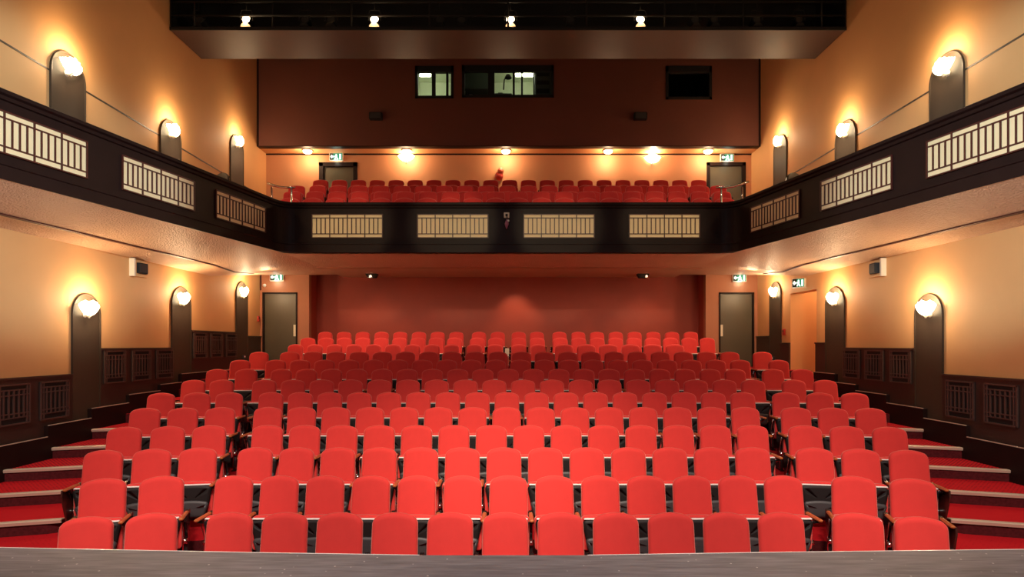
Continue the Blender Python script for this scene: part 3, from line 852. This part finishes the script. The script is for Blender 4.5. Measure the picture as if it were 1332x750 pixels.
# ------------------------------------------------------------------ seats
def rounded(wb, wt, z0, z1, rb, rt, crown):
    pts = []
    def arc(cx, cz, r, a0, a1, n=6):
        for i in range(n+1):
            a = a0+(a1-a0)*i/n; pts.append((cx+r*math.cos(a), cz+r*math.sin(a)))
    arc(-wb+rb, z0+rb, rb, PI, 1.5*PI, 3); arc(wb-rb, z0+rb, rb, 1.5*PI, 2*PI, 3)
    arc(wt-rt, z1-crown-rt, rt, 0, PI/2*.86)
    n = 6; xa = pts[-1][0]
    for i in range(1, n):
        t = i/n; x = xa*(1-2*t); pts.append((x, pts[0][1]*0 + (z1-crown) - rt*(1-math.sin(PI/2*.86)) + (crown+rt*(1-math.sin(PI/2*.86)))*(1-(2*t-1)**2)))
    arc(-wt+rt, z1-crown-rt, rt, PI-PI/2*.86, PI)
    return pts

def tilt(z, top=.95, k=.15): return -(top-z)*k
def shear(b, k, top):
    b.v = [(x, y-(top-z)*k, z) for x, y, z in b.v]

def make_seat(name, sx, ends, endpanel):
    o = thing(name, '', 'seat')
    b = MB(); b.pillow(rounded(.225, .219, .34, .95, .05, .088, .022), [(.03, .075), (.008, .068), (0, .05), (0, .03), (.008, .012), (.022, .002), (.040, -.001)], M['seat'])
    shear(b, .16, .95); b.v = [(x*sx, y, z) for x, y, z in b.v]; b.build('backrest', o)
    b = MB(); b.pillow(rounded(.232, .238, .20, .572, .03, .05, .010), [(.02, -.115), (0, -.13), (0, -.175), (.01, -.185)], M['seat'])
    b.v = [(x*sx, y, z) for x, y, z in b.v]; b.build('seat_cushion', o)
    b = MB()
    b.pillow(rounded(.175, .228, .16, .542, .06, .045, .008), [(.01, -.186), (0, -.192), (0, -.212), (.010, -.224), (.032, -.232)], M['pan'])
    b.v = [(x*sx, y, z) for x, y, z in b.v]
    p = b.build('seat_pan', o)
    b = MB(); b.pillow(rounded(.16, .195, .155, .36, .05, .04, .015), [(.0, -.225), (0, -.240), (.012, -.250), (.03, -.255)], M['glint'])  # grey bulge stands in for the sheen low on the black pan
    b.v = [(x*sx, y, z) for x, y, z in b.v]; b.build('underseat_glint', p)
    b = MB(); b.bbox((-.215*sx, -.226, .535), (.215*sx, -.190, .550), .005, M['edge']); b.build('edge_strip', p)  # silver pan rim; the light it catches is put into its paleness
    sides = {'r': [.255*sx], 'l': [-.255*sx], 'b': [-.255*sx, .255*sx]}[ends]
    for s in sides:
        b = MB(); t = .017
        b.prism([(-.02, .0), (.06, 0), (.05, .05), (.03, .30), (.07, .56), (.02, .57), (-.10, .538), (-.26, .538), (-.27, .51), (-.12, .46), (-.06, .30), (-.14, .05), (-.14, 0)], s-t, s+t, M['frame'], 'yz')
        b.tube([(s-.024, -.115, .26), (s+.024, -.115, .26)], .030, M['chrome'], 12)
        b.tube([(s-.0215, -.20, .52), (s-.0215, -.10, .30), (s-.0215, -.13, .06)], .006, M['chrome'], 6)
        b.bbox((s-.03, -.18, 0), (s+.03, .08, .018), .005, M['frame'])
        b.build('side_frame', o)
        b = MB(); b.bbox((s-.024, -.335, .535), (s+.024, -.02, .568), .012, M['wood'], T=None)
        b.build('armrest', o)
    if endpanel:
        s = .255*sx*endpanel
        b = MB(); b.prism([(.07, .06), (.08, .55), (-.33, .55), (-.34, .48), (-.20, .06)], s+endpanel*.018, s+endpanel*.036, M['endwood'], 'yz'); b.build('end_panel', o)
    return o
protos = {}
def seat(kind, loc, rz, label, group):
    if kind not in protos:
        nm, sx, ends, ep = kind
        protos[kind] = make_seat(nm, sx, ends, ep)
        o = protos[kind]; o.location = loc; o.rotation_euler = (0, 0, rz); o['label'] = label; o['group'] = group
    else: dup(protos[kind], loc, rz, label, group)
def lin(a, b, n): return [a+(b-a)*i/(n-1) for i in range(n)]
rows = {1: lin(297.5, 1017.3, 11), 2: lin(303, 1020, 13), 3: lin(331, 980, 13), 4: lin(347, 980, 14), 5: lin(347.4, 970.5, 15),
        6: lin(351.7, 967, 17), 7: lin(343, 980.5, 18), 8: lin(365, 957, 19), 9: lin(357.7, 963.6, 20), 10: lin(376, 950, 20)}
side = {1: ([196.6, 111.5], [1116, 1198.7]), 2: ([210, 133.6], [1110.7, 1188]), 3: ([257, 197, 133.6], [1060, 1120, 1182.7]),
        4: ([271.7, 217.7, 161], [1047.7, 1102, 1158]), 5: ([286, 237.5, 188], [1035.6, 1084, 1133]), 6: ([297.7, 255.6, 209], [1022.4, 1066.9, 1112.5]),
        7: ([288, 251], [1033, 1074]), 8: ([320, 282], [1005.7, 1044]), 9: ([312], [1013]), 10: ([336.7], [992])}
outer = {}
for k in range(1, 11):
    d = rowD(k); z = rowZ(k); n = len(rows[k])
    sp = (rows[k][1]-rows[k][0])*d/F/.528
    for i, px in enumerate(rows[k]):
        last = 'b' if i == 0 else 'r'
        ep = 0
        kind = ('theatre_chair', round(sp, 2), last, ep)
        x = X(px, d)
        # the centre block curves very slightly
        dd = d + .008*(x/3)**2
        seat(kind, (x, dd, z), 0, f'red theatre seat, centre block, {ORD[k]} row from the stage, {ORD[i+1]} seat from the left', f'red seats in the {ORD[k]} row of the stalls')
    step = {1: .125, 2: .125, 3: .085, 4: .08, 5: .06, 6: .05}.get(k, .03)
    phi = {1: .30, 2: .30}.get(k, step/.52)
    for sgn, lst in ((-1, side[k][0]), (1, side[k][1])):
        m = len(lst)
        for j, px in enumerate(lst):
            dj = d - .02 - step*j
            x = X(px, dj)
            for kk in (k, k+1): outer[(kk, sgn)] = max(outer.get((kk, sgn), 0), abs(x))
            num = (m-j) if sgn < 0 else (j+1)
            out_ = (j == m-1)
            kind = ('theatre_chair', 1.0 if k < 7 else .97, 'b' if out_ else ('r' if sgn < 0 else 'l'), sgn if out_ else 0)
            if m == 1:
                lab = f'red theatre seat, single one in the {placeW[sgn]} block, {ORD[k]} row from the stage'
            else:
                lab = f'red theatre seat, {placeW[sgn]} block, {ORD[k]} row from the stage, {ORD[num]} seat from the left'
            seat(kind, (x, dj, z), -phi*sgn if False else (phi if sgn < 0 else -phi), lab, f'red seats in the {ORD[k]} row of the stalls')
back = {11: lin(384, 587, 9) + [617, 644] + [675, 700] + lin(733.7, 878, 6),
        12: lin(400.2, 591.3, 9) + [620.7, 644.7] + [674.8, 698.9] + lin(728.9, 920.3, 9),
        13: lin(423, 593.7, 8) + [623, 647.5] + [674.8, 698.3] + lin(727.7, 898.7, 8)}
for k in (11, 12, 13):
    d = rowD(k)-.02; z = rowZ(k)+.01*(k-10)
    for i, px in enumerate(back[k]):
        lst = back[k]
        ends = i == 0 or (600 < px < 740 and px-lst[i-1] > (29.2 if k == 11 else 27))
        sx = (.885 if k != 11 else .84) if not (k == 11 and px > 720) else 1.015
        seat(('theatre_chair', sx, 'b' if ends else 'r', 0), (X(px, d), d, z), 0,
             f'red theatre seat, {ORD[k]} row from the stage below the balcony, {ORD[i+1]} seat from the left', f'red seats in the {ORD[k]} row of the stalls')

# metal step nosings in the two side aisles (one per step and side)
for k, z, front in nos:
    if k > 8: continue
    for sgn, side in ((-1, 'left'), (1, 'right')):
        xa, xb = OUT[k-1] + .36, W-.03
        b = MB()
        ya, yb = (rowD(k) - .62 - .30*(q-3.2) for q in (xa, xb))
        prof = [(-.022, -.035), (-.028, .0), (-.012, .010), (.045, .010), (.045, -.002), (-.012, -.002), (-.012, -.035)]
        vs = []; n = len(prof)
        for xx, yy in ((sgn*xa, ya), (sgn*xb, yb)):
            vs += [(xx, yy+p[0], z+p[1]) for p in prof]
        fs = [(i, (i+1) % n, n+(i+1) % n, n+i) for i in range(n)] + [tuple(range(n)), tuple(range(2*n-1, n-1, -1))]
        b.add(vs, fs, M['brass'])
        o = b.build('step_nosing')
        tag(o, f'metal nosing on the {ORD[k-1]} carpeted step of the {side} side aisle', 'step nosing', f'metal step nosings in the {side} aisle')

# balcony seats
def make_bseat():
    o = thing('balcony_chair', '', 'seat')
    b = MB(); b.pillow(rounded(.225, .205, .40, .95, .04, .075, .012), [(.03, .07), (0, .055), (0, .02), (.010, .004), (.030, 0)], M['seat'])
    shear(b, .12, .95); b.build('backrest', o)
    b = MB(); b.pillow(rounded(.225, .225, .36, .765, .05, .09, .035), [(.03, -.13), (0, -.15), (0, -.20), (.010, -.228), (.024, -.243), (.042, -.250)], M['seat'])
    b.v = [(x, y-(.765-z)*.30+.05, z) for x, y, z in b.v]; b.build('seat_cushion', o)
    for s in (.258,):
        b = MB(); b.prism([(-.02, 0), (.06, 0), (.04, .05), (.03, .55), (-.10, .60), (-.24, .60), (-.24, .55), (-.08, .48), (-.08, .05), (-.14, 0)], s-.012, s+.012, M['frame'], 'yz'); b.build('side_frame', o)
    return o
bp = None
for r, (d, z, lst, nm) in enumerate(((14.2, E+2.59, lin(380, 939.7, 20), 'front'), (15.3, E+3.01, lin(385.6, 934.6, 21), 'middle'), (16.6, E+3.50, lin(416.8, 909, 21), 'back'))):
    for i, px in enumerate(lst):
        lab = f'red balcony seat with raised cushion, {nm} row, {ORD[i+1]} seat from the left'
        loc = (X(px, d), d, z); g = f'red seats in the {nm} row of the balcony'
        if bp is None:
            bp = make_bseat(); bp.location = loc; bp['label'] = lab; bp['group'] = g
        else: dup(bp, loc, 0, lab, g)

# ------------------------------------------------------------------ lights
def spot(name, loc, target, w, col, ang, blend=.6, r=.3):
    l = bpy.data.lights.new(name, 'SPOT'); l.energy = w; l.color = col; l.spot_size = math.radians(ang); l.spot_blend = blend; l.shadow_soft_size = r
    o = bpy.data.objects.new(name, l); C.objects.link(o); o.location = loc
    o.rotation_euler = (Vector(target)-Vector(loc)).to_track_quat('-Z', 'Y').to_euler()
    return o
def area(name, loc, target, w, col, sx, sy, spread=180):
    l = bpy.data.lights.new(name, 'AREA'); l.energy = w; l.color = col; l.shape = 'RECTANGLE'; l.size = sx; l.size_y = sy; l.spread = math.radians(spread)
    o = bpy.data.objects.new(name, l); C.objects.link(o); o.location = loc
    o.rotation_euler = (Vector(target)-Vector(loc)).to_track_quat('-Z', 'Y').to_euler()
    return o
# stage wash over the front rows
WASH = (1, .80, .66)
for x in (-4.2, -1.4, 1.4, 4.2):
    spot('stage_wash', (x, -.5, E+6.0), (x*1.25, 7.2, .6), 2500, WASH, 38, .75, .5)
spot('centre_wash', (0, 1.0, E+7.0), (0, 8.6, 1.2), 3200, (1, .82, .55), 30, .8, .5)
# cool light on the stage ends of the balcony front and side walls
for s in (-1, 1):
    spot('side_cool', (s*-1.5, 1.0, E+3.5), (s*6.1, 7.9, E+2.6), 4200, (.78, .95, 1), 26, .5, .2)
    spot('wall_cool', (s*-1.0, .5, E+2.6), (s*7.1, 8.6, E+.1), 110, (1, .88, .9), 24, .5, .2)
area('stage_light', (0, 1.5, E+4.5), (0, 2.5, 1.0), 260, (.97, .92, 1), 6, 2)
# downlights below the balcony
for x in (-4.2, -2.3, 0, 2.3, 4.2):
    spot('under_balcony_light', (x, 14.3, SOF-.05), (x, 16.2, 2.5), 150, (1, .74, .5), 100, .7, .1)
for x in (-3.9, 0.2, 3.9):
    spot('recess_light', (x, 17.3, SOF-.05), (x, 18.3, 2.9), 70, (1, .62, .35), 70, .8, .05)
for s in (-1, 1):
    spot('door_light', (s*6.5, 16.6, SOF-.1), (s*6.5, 17.6, 3.6), 14, (1, .8, .55), 60, .8, .05)
    point('gallery_light', (s*6.0, 15.2, SOF-.25), 10, WARM, .15)
point('passage_light', (W+.9, 14.8, 4.0), 22, (1, .72, .42), .1)
point('booth_lamp_small', (-2.3, 18.5, E+8.0), 16, (.90, 1, .72), .15)
point('booth_lamp_main', (.45, 18.5, E+8.0), 13, (.90, 1, .72), .15)
for px in (320, 487, 664, 833):
    point('flap_fill', (X(px, 13.1), 12.96, BZ+.24), 3, (1, .65, .35), .03)  # added point that makes the flap under each lit lens glow
for x in (-4.2, -1.4, 1.4, 4.2):
    spot('balcony_fill', (x, 12.5, E+6.5), (x, 14.6, E+3.3), 90, (1, .72, .55), 60, .8, .15)  # added fill to lift the balcony cushions, no fixture there
for x in (-3.5, -1.2, 1.1, 3.4):
    spot('fret_fill', (x*.6, .5, E+4.5), (x, 13.4, E+2.62), 1700, (1, .84, .50), 9.5, .5, .1)  # added narrow spots that brighten the rear fret panels
# house lights high up
for s in (-1, 1):
    area('house_light', (s*3.5, 8.0, TOP-.1), (s*3.5, 8.0, 0), 18, (1, .66, .42), 4, 5)

w = bpy.data.worlds.new('World'); bpy.context.scene.world = w; w.use_nodes = True
w.node_tree.nodes['Background'].inputs[0].default_value = (1, .72, .52, 1)
w.node_tree.nodes['Background'].inputs[1].default_value = .06

# ------------------------------------------------------------------ camera
cam = bpy.data.cameras.new('Camera'); co = bpy.data.objects.new('Camera', cam); C.objects.link(co)
cam.sensor_width = 36; cam.lens = F/1332*36; cam.clip_end = 100; cam.clip_start = .05
co.location = (CX, 0, E); co.rotation_euler = (PI/2, 0, 0)
cam.shift_x = (666-VX)/1332; cam.shift_y = (VY-375)/1332
sc_ = bpy.context.scene; sc_.camera = co
sc_.view_settings.view_transform = 'Standard'; sc_.view_settings.look = 'None'
sc_.view_settings.gamma = 1; sc_.view_settings.exposure = 0; sc_.view_settings.use_curve_mapping = False
sc_.cycles.use_denoising = True
sc_.cycles.max_bounces = 6
